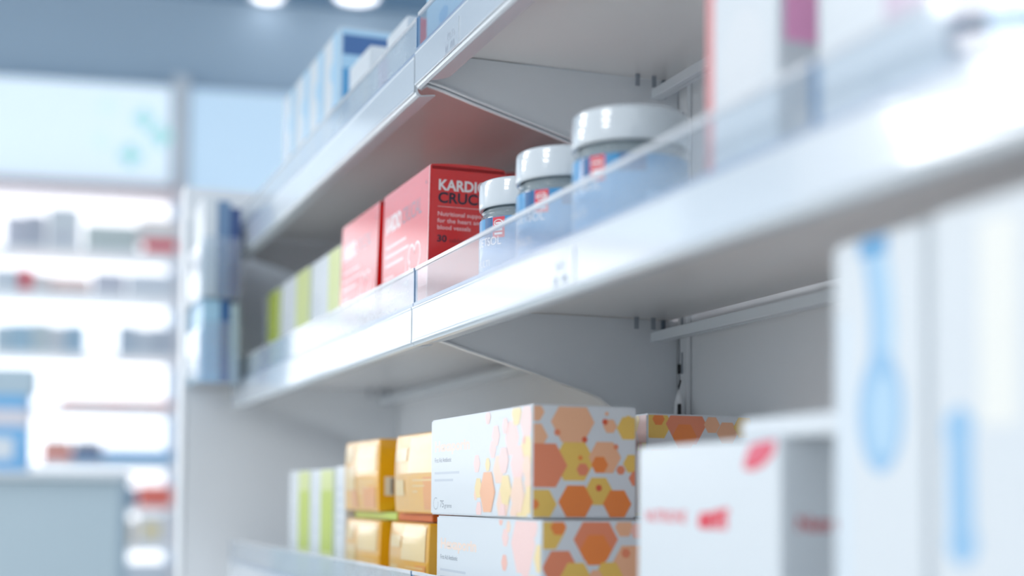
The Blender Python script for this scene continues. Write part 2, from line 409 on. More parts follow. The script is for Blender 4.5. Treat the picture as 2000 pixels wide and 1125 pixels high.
# sixth row, right of the counter
wcarton('medicine_carton', us(238), us(270), -.045, .075, mat('carton_ink_blue', (60, 106, 142), .5), 'ink-blue carton beside the coral carton, below counter level')
wcarton('medicine_carton', us(274), us(341), -.045, .085, C_CORAL, 'coral carton on the sixth far shelf right of the counter')
wcarton('medicine_carton', us(236), us(268), -.20, .10, mat('carton_biscuit', (220, 206, 186), .5), 'biscuit-coloured carton on the seventh far shelf')
wcarton('medicine_carton', us(272), us(340), -.20, .125, mat('carton_yellow_dot', (222, 224, 228), .5), 'pale grey carton with a yellow patch on the seventh far shelf', bands=[(.2, .65, .3, .7, mat('patch_straw', (232, 212, 150), .5))])
wcarton('medicine_carton', us(240), us(338), -.42, .15, mat('carton_cloud', (206, 214, 224), .5), 'large cloud-grey carton on the lowest visible far shelf')

# counter with a stack of goods
CG = mat('counter_grey', (176, 194, 204), 0.5)
r = wall_root('service_counter'); tag(r, 'grey-blue service counter with a light top, lower left background', 'counter')
b = MB(); wbox(b, -2.4, -.125, 1.5, 2.0, 0, H + .045, CG, .004); b.build('cabinet_body', r)
b = MB(); wbox(b, -2.42, -.115, 1.48, 2.03, H + .046, H + .066, mat('counter_top_light', (214, 222, 228), .4), .003); b.build('worktop', r)
def cc(s0, s1, z, h, m, lb, bands=()): wcarton('carton', s0, s1, z, h, m, lb, .10, 1.95, bands)
cc(-.56, -.385, .067, .125, C_LBLUE, 'light blue carton with a white patch, bottom of the stack on the counter', [(.45, .8, .25, .75, W_)])
cc(-.56, -.385, .1925, .05, mat('carton_rose_grey', (216, 214, 222), .5), 'rose-grey flat carton just above the light blue one on the counter')
cc(-.56, -.385, .243, .04, C_LBLUE, 'flat mid-blue carton in the counter stack, under the grey one')
cc(-.56, -.37, .2835, .075, C_BGREY, 'grey carton topmost of the stack on the counter')

# ================================================================== SHELVING UNIT
YJ = 1.333; YN = .262; YF = 2.404; XL = .392; XW = .68
r = empty('shelving_unit', (XW, YJ, 0)); tag(r, 'tall white shelving unit with grey end panel, carrying all the shelves', 'shelving unit')
def upart(name, b, bevel=0, **k):
    o = b.build(name, r, **k); o.location = (-XW, -YJ, H); return o
b = MB(); b.box(XW, XW + .02, 1.347, 2.45, -1.28, .50, PANEL); b.box(XW, XW + .02, YN - .02, 1.343, -1.28, .50, PANEL); upart('back_panel', b)
b = MB(); b.box(.322, .72, 2.45, 2.478, -1.29, .528, PANEL, .002); ep = upart('end_panel', b)
b = MB(); b.box(.314, .3215, 2.448, 2.50, -1.29, .530, PANEL_EDGE, .002); o = b.build('edge_band', ep)
b = MB(); b.box(.30, .74, YN - .02, 2.45, -1.3, -1.2, GREY, .003); upart('plinth', b)
for y in (YN - .01, YJ - .024, 2.435):
    b = MB(); b.box(.674, .6795, y - .009, y + .009, -1.2, .50, PANEL, .001)
    for k in range(14):
        z = -.22 + k * .05
        b.box(.6734, .6739, y - .0020, y + .0020, z, z + .022, mat('slot_mid_grey', (150, 158, 168), .6))
    upart('slotted_upright', b)

def shelf(y0, y1, zu, label, dx=0.0, dz=0.0, fence_h=.035, near=True, lipb=.040):
    """zu = underside = lip top; y0 near end, y1 far end"""
    XF = XL + dx; zu = zu + dz
    t = empty('shelf', (XF, (y0 + y1) / 2, H + zu)); tag(t, label, 'shelf', None)
    inv = (-XF, -(y0 + y1) / 2, -zu)
    def P(name, b, **k):
        o = b.build(name, k.pop('parent', t), **k)
        if o.parent is t: o.location = inv
        return o
    g = .0009
    b = MB(); b.box(XF + .004, .6715, y0 + g, y1 - g, zu, zu + .0025, UNDER); P('deck', b)
    # folded front lip: face, rounded lower edge, return flange
    zb = zu - lipb
    prof = [(XF + .0006, zu + .002), (XF - .0004, zu - .002), (XF, zb + .004), (XF + .0012, zb + .0012), (XF + .004, zb),
            (XF + .006, zb + .0014), (XF + .0034, zb + .0032), (XF + .0024, zb + .006), (XF + .0024, zu - .0005), (XF + .0045, zu + .002)]
    b = MB(); b.prism_y(prof, y0 + g, y1 - g, WHITE_METAL); lip = P('front_lip', b, recalc=True)
    ye = y1 - (.035 if near else .002); ys = y0 + (.002 if near else .003)
    b = MB(); n = 8; R = .014; pts = [(XF + .005, ys), (XF + .021, ys)]
    pts += [(XF + .021 - R + R * math.cos(k * math.pi / 2 / n), ye - R + R * math.sin(k * math.pi / 2 / n)) for k in range(n + 1)] + [(XF + .005, ye)]
    lo = [(x, y, zb + .0004 + (x - XF - .005) * .15) for x, y in pts]; hi = [(x, y, z + .0012) for x, y, z in lo]; m = len(lo)
    b.tris(lo + hi, [tuple(range(m)), tuple(reversed(range(m, 2 * m)))] + [(i, (i + 1) % m, m + (i + 1) % m, m + i) for i in range(m)], WHITE_METAL)
    o = b.build('return_flange', lip, recalc=True)
    # clear price rail snapped on the lip
    b = MB(); x_ = XF - .0006
    b.prism_y([(x_, zb + .0035), (x_ - .0008, zb + .0035), (x_ - .0012, zb + .0042), (x_ - .0012, zb + .0056), (x_ - .0008, zb + .0066), (x_ - .0008, zu - .0036),
               (x_ - .0013, zu - .0028), (x_ - .0014, zu - .0016), (x_ - .0008, zu - .0008), (x_, zu - .0008)], y0 + .0018, y1 - .0018, RAIL)
    P('price_rail', b, recalc=True)
    b = MB(); b.box(XF - .0002, XF + .0010, y0 + .0012, y1 - .0012, zu - .0006, zu + .0029, mat('channel_plastic', (150, 168, 196), .3, .6, .6, .1)); P('gap_shade_strip', b)  # strip coloured to stand for the shadow line between lip and fence
    # clear front fence: foot and upright plate, in lengths
    cuts = [y0 + .0015, y1 - .0025] if not near else [y0 + .0015, .617, .620, y1 - .0025]
    for ya, yb in zip(cuts[::2], cuts[1::2]):
        b = MB(); b.box(XF + .0012, XF + .0030, ya, yb, zu + .0030, zu + .0025 + fence_h, ACRYL if near else ACRYL_REFL)
        b.box(XF + .0031, XF + .011, ya, yb, zu + .0027, zu + .0040, ACRYL)
        f = P('front_fence', b)
        for yy in (ya, yb - .0008):
            b = MB(); b.box(XF + .0010, XF + .0032, yy, yy + .0008, zu + .0027, zu + .0027 + fence_h, ACRYL_EDGE); b.build('cut_edge', f)
        b = MB(); b.box(XF + .0005, XF + .0036, ya + .001, yb - .001, zu - .0002 + fence_h, zu + .0032 + fence_h, ACRYL_B)
        b.build('top_bead', f)
    # brackets under both ends
    for yb in ((y1 - .0030, y1 - .0015), (y0 + .0015, y0 + .0030)):
        pr = [(XF + .006, zu - .0008), (XF + .006, zb + .006), (XF + .012, zu - .0305), (XF + .030, zu - .0345), (.45, zu - .0430), (.52, zu - .0625), (.575, zu - .0785),
              (.590, zu - .084), (.603, zu - .094), (.615, zu - .112), (.628, zu - .124), (.655, zu - .130), (.6785, zu - .128), (.6785, zu - .0008)]
        b = MB(); b.prism_y(pr, yb[0], yb[1], BRACKET); br = P('bracket', b, recalc=True)
        # folded lower edge of the bracket
        lowr = pr[1:12]; q = [(x, z + .0016) for x, z in reversed(lowr)]
        b = MB(); b.prism_y(lowr + q, yb[0] - .0028, yb[0], BRACKET); b.build('folded_edge', br, recalc=True)
    # back rail and the small hanging tabs
    b = MB(); b.box(.640, .6475, y0 + .010, y1 - .018, zu - .026, zu - .0155, WHITE_METAL, .001)
    b.box(.6475, .652, y0 + .010, y1 - .018, zu - .026, zu - .0245, WHITE_METAL); P('back_rail', b)
    for xx in (.6235, .6425):
        b = MB(); b.box(xx, xx + .0050, y1 - .016, y1 - .0145, zu - .0125, zu - .0003, GREY, .0003, 1); P('hanging_tab', b)
    b = MB(); b.box(.659, .6625, y1 - .0085, y1 - .0045, zu - .020, zu - .001, mat('gap_dark_grey', (96, 108, 124), .6)); P('dark_gap_strip', b)  # darkness of the gap behind the bracket, put in as a grey strip
    return t
ZT, ZM, ZL = .4385, .1875, -.109
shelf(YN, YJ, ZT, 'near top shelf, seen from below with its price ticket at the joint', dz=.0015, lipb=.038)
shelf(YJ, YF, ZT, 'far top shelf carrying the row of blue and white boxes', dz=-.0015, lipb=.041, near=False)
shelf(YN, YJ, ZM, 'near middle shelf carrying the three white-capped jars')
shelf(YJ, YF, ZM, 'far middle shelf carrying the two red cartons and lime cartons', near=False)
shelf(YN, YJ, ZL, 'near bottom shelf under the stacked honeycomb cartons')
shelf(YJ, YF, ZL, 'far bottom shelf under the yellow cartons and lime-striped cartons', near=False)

# price tickets in the rails
def ticket(y, z, txt, label, x=XL):
    b = MB(); b.box(-.0009, -.0002, -.022, .022, -.0125, .0125, RAIL)
    def T(s, a, bb, cap):
        pts, fs, w = text_tris(s)
        b.tris([(-.0011, .022 - a - px * cap, bb + py * cap) for px, py in pts], fs, INK_TICKET)
    T(txt, .010, -.001, .0075)
    for k in range(12):
        w = .0008 if k % 3 else .0014; a = .006 + k * .0018 + (.006 if k > 4 else 0)
        b.poly([(-.0011, .022 - a, -.0108), (-.0011, .022 - a - w, -.0108), (-.0011, .022 - a - w, -.0045), (-.0011, .022 - a, -.0045)], INK_TICKET)
    o = b.build('price_ticket'); o.location = (x - .0013, y, H + z); return tag(o, label, 'price ticket')
ticket(1.215, .4185, '10.15', 'white price ticket reading 10.15 in the top shelf rail')
ticket(.946, .1665, '8.65', 'faint blurred price ticket in the middle shelf rail below the jars')

# ================================================================== MIDDLE SHELF
DM = ZM + .0027
def kardio(shear, worn=True):
    w, d, h = .176, .080, .1455
    c = Carton(d, w, h, C_RED, .0012, shear=shear)
    # side face (towards the camera end)
    s = 'side'
    c.rect(s, .0016, d - .0016, h - .0050, h - .0018, C_REDSHADE)  # shadow below the bowed top edge, painted as a darker red strip
    c.text(s, .0085, h - .0255, .0104, 'KARDIO', INK_WHITE, bold=.0004, width=.0530)
    c.text(s, .0085, h - .0382, .0104, 'CRUCIAL', INK_DARK, bold=.0004, width=.0650)
    c.rect(s, .0085, d - .006, h - .0425, h - .0420, INK_PINK)
    for k, t in enumerate(('Nutritional support', 'for the heart and', 'blood vessels')):
        c.text(s, .0085, h - .0515 - k * .0068, .0042, t, INK_PINK, width=(.052, .048, .0355)[k], bold=.00008)
    c.text(s, .0085, h - .0775, .0066, '30', INK_DARK, bold=.0003, width=.0105)
    c.text(s, .0215, h - .0775, .0042, 'tablets', mat('ink_dark_red', (120, 16, 30), .4, .5, .35, .15), width=.0185)
    # front face
    f = 'front'
    c.lay = 1
    c.text(f, .012, h - .044, .0170, 'KARDIO', INK_WHITE, bold=.0010, width=.060)
    c.text(f, .076, h - .044, .0170, 'CRUCIAL', INK_WASHED, bold=.0002, width=.072)
    c.text(f, .160, h - .018, .0045, 'Rx', INK_WASHED)
    for k, (l, bb) in enumerate(((.080, .062), (.090, .072), (.070, .082))):
        c.rect(f, .014, .014 + l, h - bb, h - bb + .0028, INK_PINK)
    for k, l in enumerate((.036, .030, .042, .034, .038)):
        c.rect(f, .012, .012 + l, .050 - k * .009, .0525 - k * .009, INK_PINK)
    hx, hy, S = .126, .056, .022
    heart = []
    for k in range(41):
        t = math.radians(205 + k * 8.1)
        a = 16 * math.sin(t) ** 3; bb = 13 * math.cos(t) - 5 * math.cos(2 * t) - 2 * math.cos(3 * t) - math.cos(4 * t)
        heart.append((hx + a / 16 * S * .95, hy + bb / 15 * S))
    c.line(f, heart, .0024, INK_WHITE)
    px = hx - .036
    c.line(f, [(px - .020, .042), (px + .002, .044), (px + .008, .066), (px + .008, .020)], .0022, INK_WHITE)
    c.line(f, [(px - .006, .036), (px + .014, .038), (px + .020, .058)], .0020, INK_WHITE)
    # worn white corner
    e = .0004
    for face_pts in ((('front', w - .0020), ('front', w - .0002)),):
        c.mb.poly([c.pt('front', w - .0018, .001, e), c.pt('front', w - .0004, .001, e), c.pt('front', w - .0004, h - .001, e), c.pt('front', w - .0018, h - .001, e)], C_EDGEW)
    return c
def flap(parent, c, m, edge, rise=.0022):
    """bowed tuck flap on top of a carton"""
    b = MB(); n = 14
    for y_ in (0,):
        top = []; bot = []
        for i in range(n + 1):
            x = -c.d / 2 + .001 + (c.d - .002) * i / n
            z = c.h - .0002 + rise * math.sin(math.pi * i / n) ** .8
            top.append((x, z)); bot.append((x, c.h - .0006))
        prof = top + bot[::-1]
        b.prism_y(prof, -c.w / 2 + .001 + c.shear * c.h, c.w / 2 - .001 + c.shear * c.h, m)
    return b.build('tuck_flap', parent, recalc=True)
c = kardio(-.055)
o = place(c, 'medicine_carton', .415, 1.363, DM, 'red heart-supplement carton nearest the jars, lettering on its side face', 'red heart cartons')
flap(o, c, C_RED, C_EDGEW)
c = kardio(-.13)
o = place(c, 'medicine_carton', .415, 1.568, DM, 'leaning red heart carton behind the lettered one, next to lime cartons', 'red heart cartons')
flap(o, c, C_RED, C_EDGEW)
# a third red one deep on the shelf, just seen past the jar cap
for x, y in ((.502, 1.375), (.502, 1.560), (.586, 1.605), (.586, 1.785)):
    lb = {(.502, 1.375): 'plain red carton directly behind the lettered red one', (.502, 1.560): 'plain red carton directly behind the leaning red one',
          (.586, 1.605): 'plain red carton against the back panel, under the near flat red one', (.586, 1.785): 'plain red carton against the back panel, under the far flat red one'}[(x, y)]
    c = Carton(.072, .165, .1455, C_RED); place(c, 'medicine_carton', x, y, DM, lb, 'red cartons deeper on the middle shelf')
for y, lb in ((1.602, 'flat red carton lying high at the back, its corner seen above the jars'), (1.784, 'flat red carton lying high at the back, farther from the jars')):
    c = Carton(.074, .170, .058, C_RED); place(c, 'medicine_carton', .586, y, DM + .146, lb, 'red cartons deeper on the middle shelf')

def lime_carton(w, d, h, stripe_from, shear=0.0, stripe=C_LIME, band=None, body=C_WHITE):
    c = Carton(d, w, h, body, shear=shear)
    c.rect('front', w * stripe_from, w - .0014, .0016, h - .0016, band or stripe)
    c.lay = 1
    if band: c.rect('front', w * stripe_from, w - .0014, h * .24, h * .80, stripe)
    for k in range(4): c.rect('front', w * .12, w * (.30 + .05 * (k % 2)), h * (.62 - .07 * k), h * (.62 - .07 * k) + .003, INK_PALE)
    c.rect('side', .0016, d - .0016, .0016, h - .0016, stripe)
    return c
c = lime_carton(.175, .08, .138, .60, -.06, stripe=C_LIMEP); place(c, 'lime_carton', .43, 1.802, DM, 'white carton with pale lime stripe touching the leaning red carton', 'lime-striped cartons on the middle shelf')
c = lime_carton(.205, .08, .139, .56, -.06, stripe=C_LIMEP); place(c, 'lime_carton', .43, 1.990, DM, 'white carton with pale lime stripe, middle of the three on the middle shelf', 'lime-striped cartons on the middle shelf')
c = lime_carton(.120, .08, .138, .28, -.06); place(c, 'lime_carton', .43, 2.215, DM, 'bright lime carton at the far end of the middle shelf', 'lime-striped cartons on the middle shelf')

# jars ---------------------------------------------------------------
def make_jar():
    t = empty('pill_jar')
    Rj = .0435
    b = MB()
    b.lathe([(0, .0012), (Rj - .004, .0008), (Rj, .004), (Rj, .0590), (Rj - .0004, .0612), (Rj - .0020, .0640), (Rj - .0024, .0655), (Rj - .0014, .0664), (Rj - .0014, .0672),
             (Rj - .0045, .0690), (Rj - .0045, .0740), (Rj - .0070, .0740), (Rj - .0070, .066), (Rj - .0030, .0600), (Rj - .0022, .056), (Rj - .0022, .005), (0, .003)], CLEAR, 96)
    b.build('glass_body', t, True)
    b = MB(); b.lathe([(0, .004), (Rj - .0034, .005), (Rj - .0034, .044), (Rj - .010, .047), (0, .048)], JAR_PILLS, 64); b.build('tablets', t, True)
    tag(t.children[-1], kind='stuff')
    b = MB(); Rc = Rj + .0006
    prof = [(Rc - .0040, .0705), (Rc - .0012, .0695), (Rc - .0002, .0702)]
    prof += [(Rc + .0003 - .0003 * ((q - .45) / .5) ** 2, .0702 + q * .0215) for q in [k / 10 for k in range(1, 11)]]
    prof += [(Rc - .0001 - .0030 * (1 - math.cos(k * math.pi / 12)), .0920 + .0030 * math.sin(k * math.pi / 12)) for k in range(1, 7)] + [(Rc - .008, .0952), (0, .0954)]
    b.lathe(prof, CAP, 128)
    b.lathe([(Rc - .0040, .0705), (Rc - .0040, .090), (0, .090)], CAP, 64)
    b.build('cap', t, True)
    b = MB(); RL = Rj + .0003
    def patch(a0, a1, z0, z1, m, e=0.0, n=24):
        for i in range(n):
            t0 = math.radians(a0 + (a1 - a0) * i / n); t1 = math.radians(a0 + (a1 - a0) * (i + 1) / n); q = RL + e
            b.poly([(q * math.cos(t0), q * math.sin(t0), z0), (q * math.cos(t1), q * math.sin(t1), z0), (q * math.cos(t1), q * math.sin(t1), z1), (q * math.cos(t0), q * math.sin(t0), z1)], m)
    def ctext(s, ang, z, cap, m, e=.0005, wf=1.0):
        pts, fs, w = text_tris(s)
        b.tris([((RL + e) * math.cos(math.radians(ang) + px * cap * wf / RL), (RL + e) * math.sin(math.radians(ang) + px * cap * wf / RL), z + py * cap) for px, py in pts], fs, m)
    patch(60, 390, .006, .0595, JAR_LABEL, n=110)
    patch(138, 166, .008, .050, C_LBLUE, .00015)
    patch(190, 203, .036, .0595, JAR_LABEL_D, .0002)
    patch(236, 262, .046, .0595, JAR_LABEL_D, .0002)
    patch(262, 330, .012, .032, C_LBLUE, .0002)
    ctext('DETSOL', 172, .0345, .0075, INK_WHITE, wf=.9)
    ctext('MULTI', 172, .0160, .0060, INK_PALE, wf=.9)
    lab = b.build('label', t)
    b = MB(); patch(205, 222, .0405, .0590, INK_RED, .0004, 10)
    for k in range(24):
        a = 2 * math.pi * k / 24; a2 = 2 * math.pi * (k + 1) / 24
        P = lambda aa, rr: ((RL + .0007) * math.cos(math.radians(213.5 + 6.5 * rr * math.cos(aa))), (RL + .0007) * math.sin(math.radians(213.5 + 6.5 * rr * math.cos(aa))), .0537 + .0030 * rr * math.sin(aa))
        b.poly([P(a, 1), P(a2, 1), P(a2, .8), P(a, .8)], INK_WHITE)
    patch(209.5, 217.5, .0531, .0543, INK_WHITE, .0007, 4)
    patch(208, 219, .0465, .0485, INK_WHITE, .0007, 4); patch(208, 219, .0432, .0450, INK_WHITE, .0007, 4)
    b.build('sticker', lab)
    return t
j = make_jar()
for k, (x, y, rz, lb) in enumerate(((.460, 1.200, 0, 'white-capped blue jar farthest back, just in front of the lettered red carton'),
        (.4525, 1.085, 4, 'white-capped blue jar in the middle of the three jars'),
        (.4505, .960, -2, 'largest-looking white-capped blue jar, nearest the viewer'))):
    q = j if k == 0 else copy_tree(j)
    q.location = (x, y, H + DM); q.rotation_euler = (0, 0, math.radians(rz)); tag(q, lb, 'jar', 'pill jars with white caps')

# blurred cartons nearest on the middle shelf
c = Carton(.062, .086, .142, C_WHITE)
c.rect('front', .0014, .0115, .0014, .140, mat('print_rose', (226, 150, 150), 0.4, 0.5, 0.35, 0.15)); c.lay = 1
c.ell('front', .045, .070, .026, .030, mat('print_soft_grey', (224, 228, 232), 0.4, 0.5, 0.35, 0.15))
c.rect('front', .0115, .085, .118, .140, C_MAG)
c.rect('side', .004, .026, .070, .120, C_MAG); c.rect('side', .028, .0605, .060, .119, mat('print_rose_grey', (212, 172, 172), 0.4, 0.5, 0.35, 0.15)); c.rect('side', .0016, .0605, .120, .140, C_MAG)
place(c, 'supplement_carton', .415, .690, DM, 'cream carton with rose edge and magenta print, right behind the nearest jar')
c = Carton(.075, .108, .142, C_WHITE)
c.rect('front', .060, .106, .045, .125, mat('print_mauve', (206, 186, 206), 0.4, 0.5, 0.35, 0.15)); c.lay = 1; c.rect('front', .072, .104, .070, .090, C_MAG)
c.rect('side', .0016, .045, .020, .135, mat('print_navy_soft', (70, 110, 160), 0.4, 0.5, 0.35, 0.15))
place(c, 'supplement_carton', .415, .541, DM, 'white carton with mauve and navy print, blurred behind the bright rail at upper right')
c = Carton(.075, .10, .135, C_PBLUE); place(c, 'supplement_carton', .425, .425, DM, 'pale blue carton in the upper right corner above the bright rail')

# ================================================================== TOP SHELF
DT = ZT + .0027
def blue_carton(w, h, side=False):
    c = Carton(.08, w, h, C_WHITE)
    c.rect('front', w * .58, w - .0014, .002, h - .002, C_PBLUE); c.lay = 1
    c.ell('front', w * .66, h * .34, w * .20, h * .13, C_LBLUE)
    c.ell('front', w * .60, h * .72, w * .22, h * .08, C_PBLUE)
    c.rect('side', .0016, .0784, .0016, h - .0016, C_PBLUE); c.lay = 2
    c.rect('side', .004, .075, h * .80, h * .95, C_DBLUE); c.rect('side', .004, .060, h * .38, h * .70, C_BLUE)
    c.ell('side', .03, h * .2, .022, .012, C_LBLUE)
    return c
for y, lb, cx in ((2.100, 'white-and-blue carton at the far end of the top shelf row', 0), (2.002, 'second white-and-blue carton from the far end of the top shelf', 0),
              (1.910, 'third white-and-blue carton from the far end of the top shelf', 0), (1.818, 'nearest of the white-and-blue cartons, blue block on its end face', 0)):
    c = blue_carton(.090, .180); place(c, 'blue_carton', .43 + cx, y, DT, lb, 'white-and-blue cartons on the top shelf')
c = Carton(.07, .105, .108, C_WHITE); c.rect('front', .075, .10, .01, .075, C_CREAM); c.rect('side', .003, .06, .02, .07, C_CREAM)
place(c, 'medicine_carton', .43, 1.660, DT, 'low white carton between the blue cartons and the red-ended carton, top shelf')
c = Carton(.06, .05, .078, C_WHITE); c.rect('side', .0016, .055, .02, .0764, C_MAG); c.rect('front', .034, .049, .02, .0764, C_MAG)
place(c, 'medicine_carton', .43, 1.600, DT, 'small white carton with magenta end on the top shelf')
c = Carton(.07, .085, .093, C_WHITE); c.rect('side', .012, .0684, .0016, .0914, C_CRIM)
place(c, 'medicine_carton', .43, 1.497, DT, 'white carton with crimson end face beside the top shelf joint')
c = Carton(.08, .20, .17, C_PBLUE); c.lay = 1
for k in range(5): c.ell('front', .02 + .04 * k, .03 + .02 * (k % 2), .016, .008, C_LBLUE)
place(c, 'blue_carton', .43, 1.225, DT + .0016, 'pale blue carton behind the clear fence, right of the top shelf joint')

# ================================================================== BOTTOM SHELF
DL_ = ZL + .0027
SIDE1 = [(700, 130, 62, H_TAN), (700, 275, 85, H_TAN), (930, 420, 135, H_MUST), (1250, 215, 78, H_MUST), (740, 680, 100, H_MUST), (1275, 430, 62, H_MUST), (1075, 600, 95, H_MUST),
         (920, 185, 142, H_TAN), (755, 448, 150, H_RUST), (1110, 395, 108, H_TAN), (1080, 440, 56, H_ORANGE), (940, 665, 114, H_ORANGE), (1185, 675, 95, H_ORANGE),
         (980, 470, 42, H_RUST), (1140, 205, 46, H_TAN), (1110, 180, 20, H_RED), (990, 290, 20, H_RED), (1205, 470, 30, H_RUST), (1075, 580, 22, H_RED),
         (1300, 520, 52, H_RUST), (830, 250, 22, H_RUST), (1120, 130, 13, H_TAN), (700, 680, 32, H_ORANGE), (965, 400, 16, H_ORANGE), (1250, 160, 24, H_MUST), (1175, 330, 18, H_RUST)]
FRONT1 = [(560, 240, 115, H_PINK), (655, 150, 100, H_PINK), (470, 430, 95, H_TAN), (655, 340, 110, H_MUST), (625, 700, 100, H_MUST), (500, 650, 110, H_TAN), (430, 300, 60, H_PINK), (690, 520, 120, H_TAN), (318, 385, 62, H_PINK), (312, 590, 38, H_TAN), (335, 690, 58, H_PINK), (330, 545, 70, H_MUST), (395, 395, 46, H_MUST), (450, 215, 70, H_PINK), (395, 90, 48, H_PINK), (515, 160, 52, H_PINK),
          (590, 90, 80, H_MUST), (640, 260, 26, H_RUST), (600, 400, 120, H_PINK), (505, 375, 88, H_PINK), (520, 560, 100, H_MUST), (600, 590, 118, H_TAN), (660, 420, 70, H_TAN), (680, 620, 90, H_MUST), (395, 572, 142, H_ORANGE), (500, 700, 60, H_PINK), (575, 700, 60, H_TAN)]
P_TAN = mat('hex_washed_tan', (250, 214, 190), 0.4, 0.5, 0.35, 0.15); P_MUST = mat('hex_washed_yellow', (248, 222, 160), 0.4, 0.5, 0.35, 0.15)
P_PINK = mat('hex_washed_pink', (250, 212, 206), 0.4, 0.5, 0.35, 0.15); P_OR = mat('hex_washed_orange', (248, 184, 140), 0.4, 0.5, 0.35, 0.15); P_RUST = mat('hex_washed_rust', (248, 190, 172), 0.4, 0.5, 0.35, 0.15)
WASHED = {H_TAN: P_TAN, H_MUST: P_MUST, H_PINK: P_PINK, H_ORANGE: P_OR, H_RUST: P_RUST}  # same inks lightened for the front face, reflection wash put into the colour
def hex_carton(w, d, h, side, front, sx0, sx1, sy0, sy1, title=True, flip=False):
    c = Carton(d, w, h, C_WHITE, .0014)
    for (x, y, rr, m) in side:
        c.hexa('side', (x - sx0) / (sx1 - sx0) * d, (sy1 - y) / (sy1 - sy0) * h, rr / (sy1 - sy0) * h, m)
    c.lay = 0
    for (x, y, rr, m) in front:
        # foreshortened run of the long face
        tt = x / 690.0; a = w * tt * (1 + .25 * (1 - tt)); a = w * (tt ** .88)
        c.hexa('front', a, (730 - y) / 680.0 * h, rr / 680.0 * h * 1.05, WASHED[m])
    c.lay = 0
    c.text('front', .012, h * .66, h * .105, 'Hexaporin', INK_PEACH, width=.105, bold=.0005)
    c.text('front', .012, h * .545, h * .048, 'First Aid Antibiotic', INK_GREY, width=.052)
    for k, l in enumerate((.076, .058)): c.rect('front', .012, .012 + l, h * (.42 - .075 * k), h * (.445 - .075 * k), INK_PALE)
    c.text('front', .030, h * .075, h * .075, '75', INK_GREY, width=.012); c.text('front', .044, h * .075, h * .045, 'grams', INK_GREY, width=.022)
    ring = [(.017 + .0075 * math.cos(math.radians(t)), h * .115 + .0055 * math.sin(math.radians(t))) for t in range(60, 381, 20)]
    c.line('front', ring, .0006, INK_GREY)
    return c
c = hex_carton(.273, .092, .0895, [(x - 0, y, r_, m) for x, y, r_, m in [(760, 850, 120, H_MUST), (830, 830, 50, H_ORANGE), (1045, 900, 140, H_RUST), (1045, 960, 100, H_ORANGE), (840, 1060, 110, H_RUST), (1210, 830, 60, H_TAN), (1250, 1040, 120, H_TAN), (1290, 850, 50, H_PINK), (930, 1120, 100, H_MUST), (1120, 1110, 90, H_MUST), (1045, 1115, 45, H_TAN), (1220, 980, 30, H_RUST), (760, 1230, 90, H_ORANGE), (980, 1300, 110, H_TAN), (1180, 1280, 90, H_ORANGE)]],
               [(575, 200, 200, H_PINK), (590, 330, 90, H_PINK), (460, 170, 60, H_PINK), (480, 100, 40, H_TAN), (455, 330, 55, H_RUST), (640, 90, 70, H_PINK), (680, 280, 90, H_MUST), (430, 60, 36, H_RUST), (640, 480, 100, H_MUST), (560, 560, 80, H_TAN), (460, 500, 60, H_PINK)], 735, 1350, 790, 1440)
place(c, 'antibiotic_carton', .411, 1.036, DL_, 'white honeycomb-printed carton, lower of the stacked pair')
b = None
c = hex_carton(.272, .092, .0915, SIDE1, FRONT1, 685, 1300, 85, 765)
o = place(c, 'antibiotic_carton', .411, 1.058, DL_ + .0905, 'white honeycomb-printed carton on top of the stacked pair')
c = hex_carton(.20, .105, .0915, [(x - 0, y, r_, m) for x, y, r_, m in [(740, 150, 110, H_MUST), (750, 120, 45, H_ORANGE), (910, 150, 150, H_RUST), (900, 230, 90, H_ORANGE), (1150, 200, 80, H_TAN), (1060, 150, 60, H_TAN), (1250, 160, 80, H_MUST), (760, 420, 120, H_ORANGE), (1000, 450, 130, H_TAN), (1200, 420, 100, H_RUST), (900, 640, 110, H_MUST), (1120, 660, 100, H_ORANGE)]], FRONT1, 685, 1300, 85, 765)
place(c, 'antibiotic_carton', .545, 1.125, DL_ + .0905, 'orange honeycomb carton deeper on the shelf, behind the white red-logo carton')
c = hex_carton(.20, .105, .0895, SIDE1, FRONT1, 685, 1300, 85, 765)
place(c, 'antibiotic_carton', .545, 1.125, DL_, 'honeycomb carton hidden low behind the white red-logo carton, supporting the deep one')

def yellow_carton(w, h, patches, d=.092, code=False):
    c = Carton(d, w, h, C_YEL, .0016, bulge=.0045, shear=-.04)
    for (a0, a1, b0, b1, m) in patches: c.rect('front', a0 * w, a1 * w, b0 * h, b1 * h, m)
    c.lay = 2
    for k in range(3): c.rect('front', w * .52, w * (.92 - .14 * k), h * (.40 - .07 * k), h * (.42 - .07 * k), Y_PALE)
    if code:
        c.rect('side', .008, .019, h * .22, h * .48, C_CREAM); c.lay = 3; c.rect('side', .015, .0185, h * .24, h * .46, INK_GREY)
    return c
PA = [(.05, .40, .30, .62, Y_PALE), (.45, .95, .55, .92, Y_PALE), (.62, .95, .05, .34, Y_ORANGE), (.28, .46, .05, .30, Y_ORANGE), (.05, .30, .70, .92, Y_PALE)]
PB = [(.04, .36, .66, .82, Y_PALE), (.06, .30, .22, .42, Y_PALE), (.40, .96, .50, .95, Y_PALE), (.75, .97, .05, .45, Y_ORANGE)]
for (yn, w, z, h, pt, lb, code) in ((1.590, .156, DL_, .080, PA, 'glossy yellow carton, far one of the lower pair', False),
                                (1.400, .140, DL_, .080, PB, 'glossy yellow carton, near one of the lower pair beside the lower honeycomb carton', False)):
    c = yellow_carton(w, h, pt, code=code); place(c, 'yellow_carton', .43, yn, z, lb, 'glossy yellow cartons')
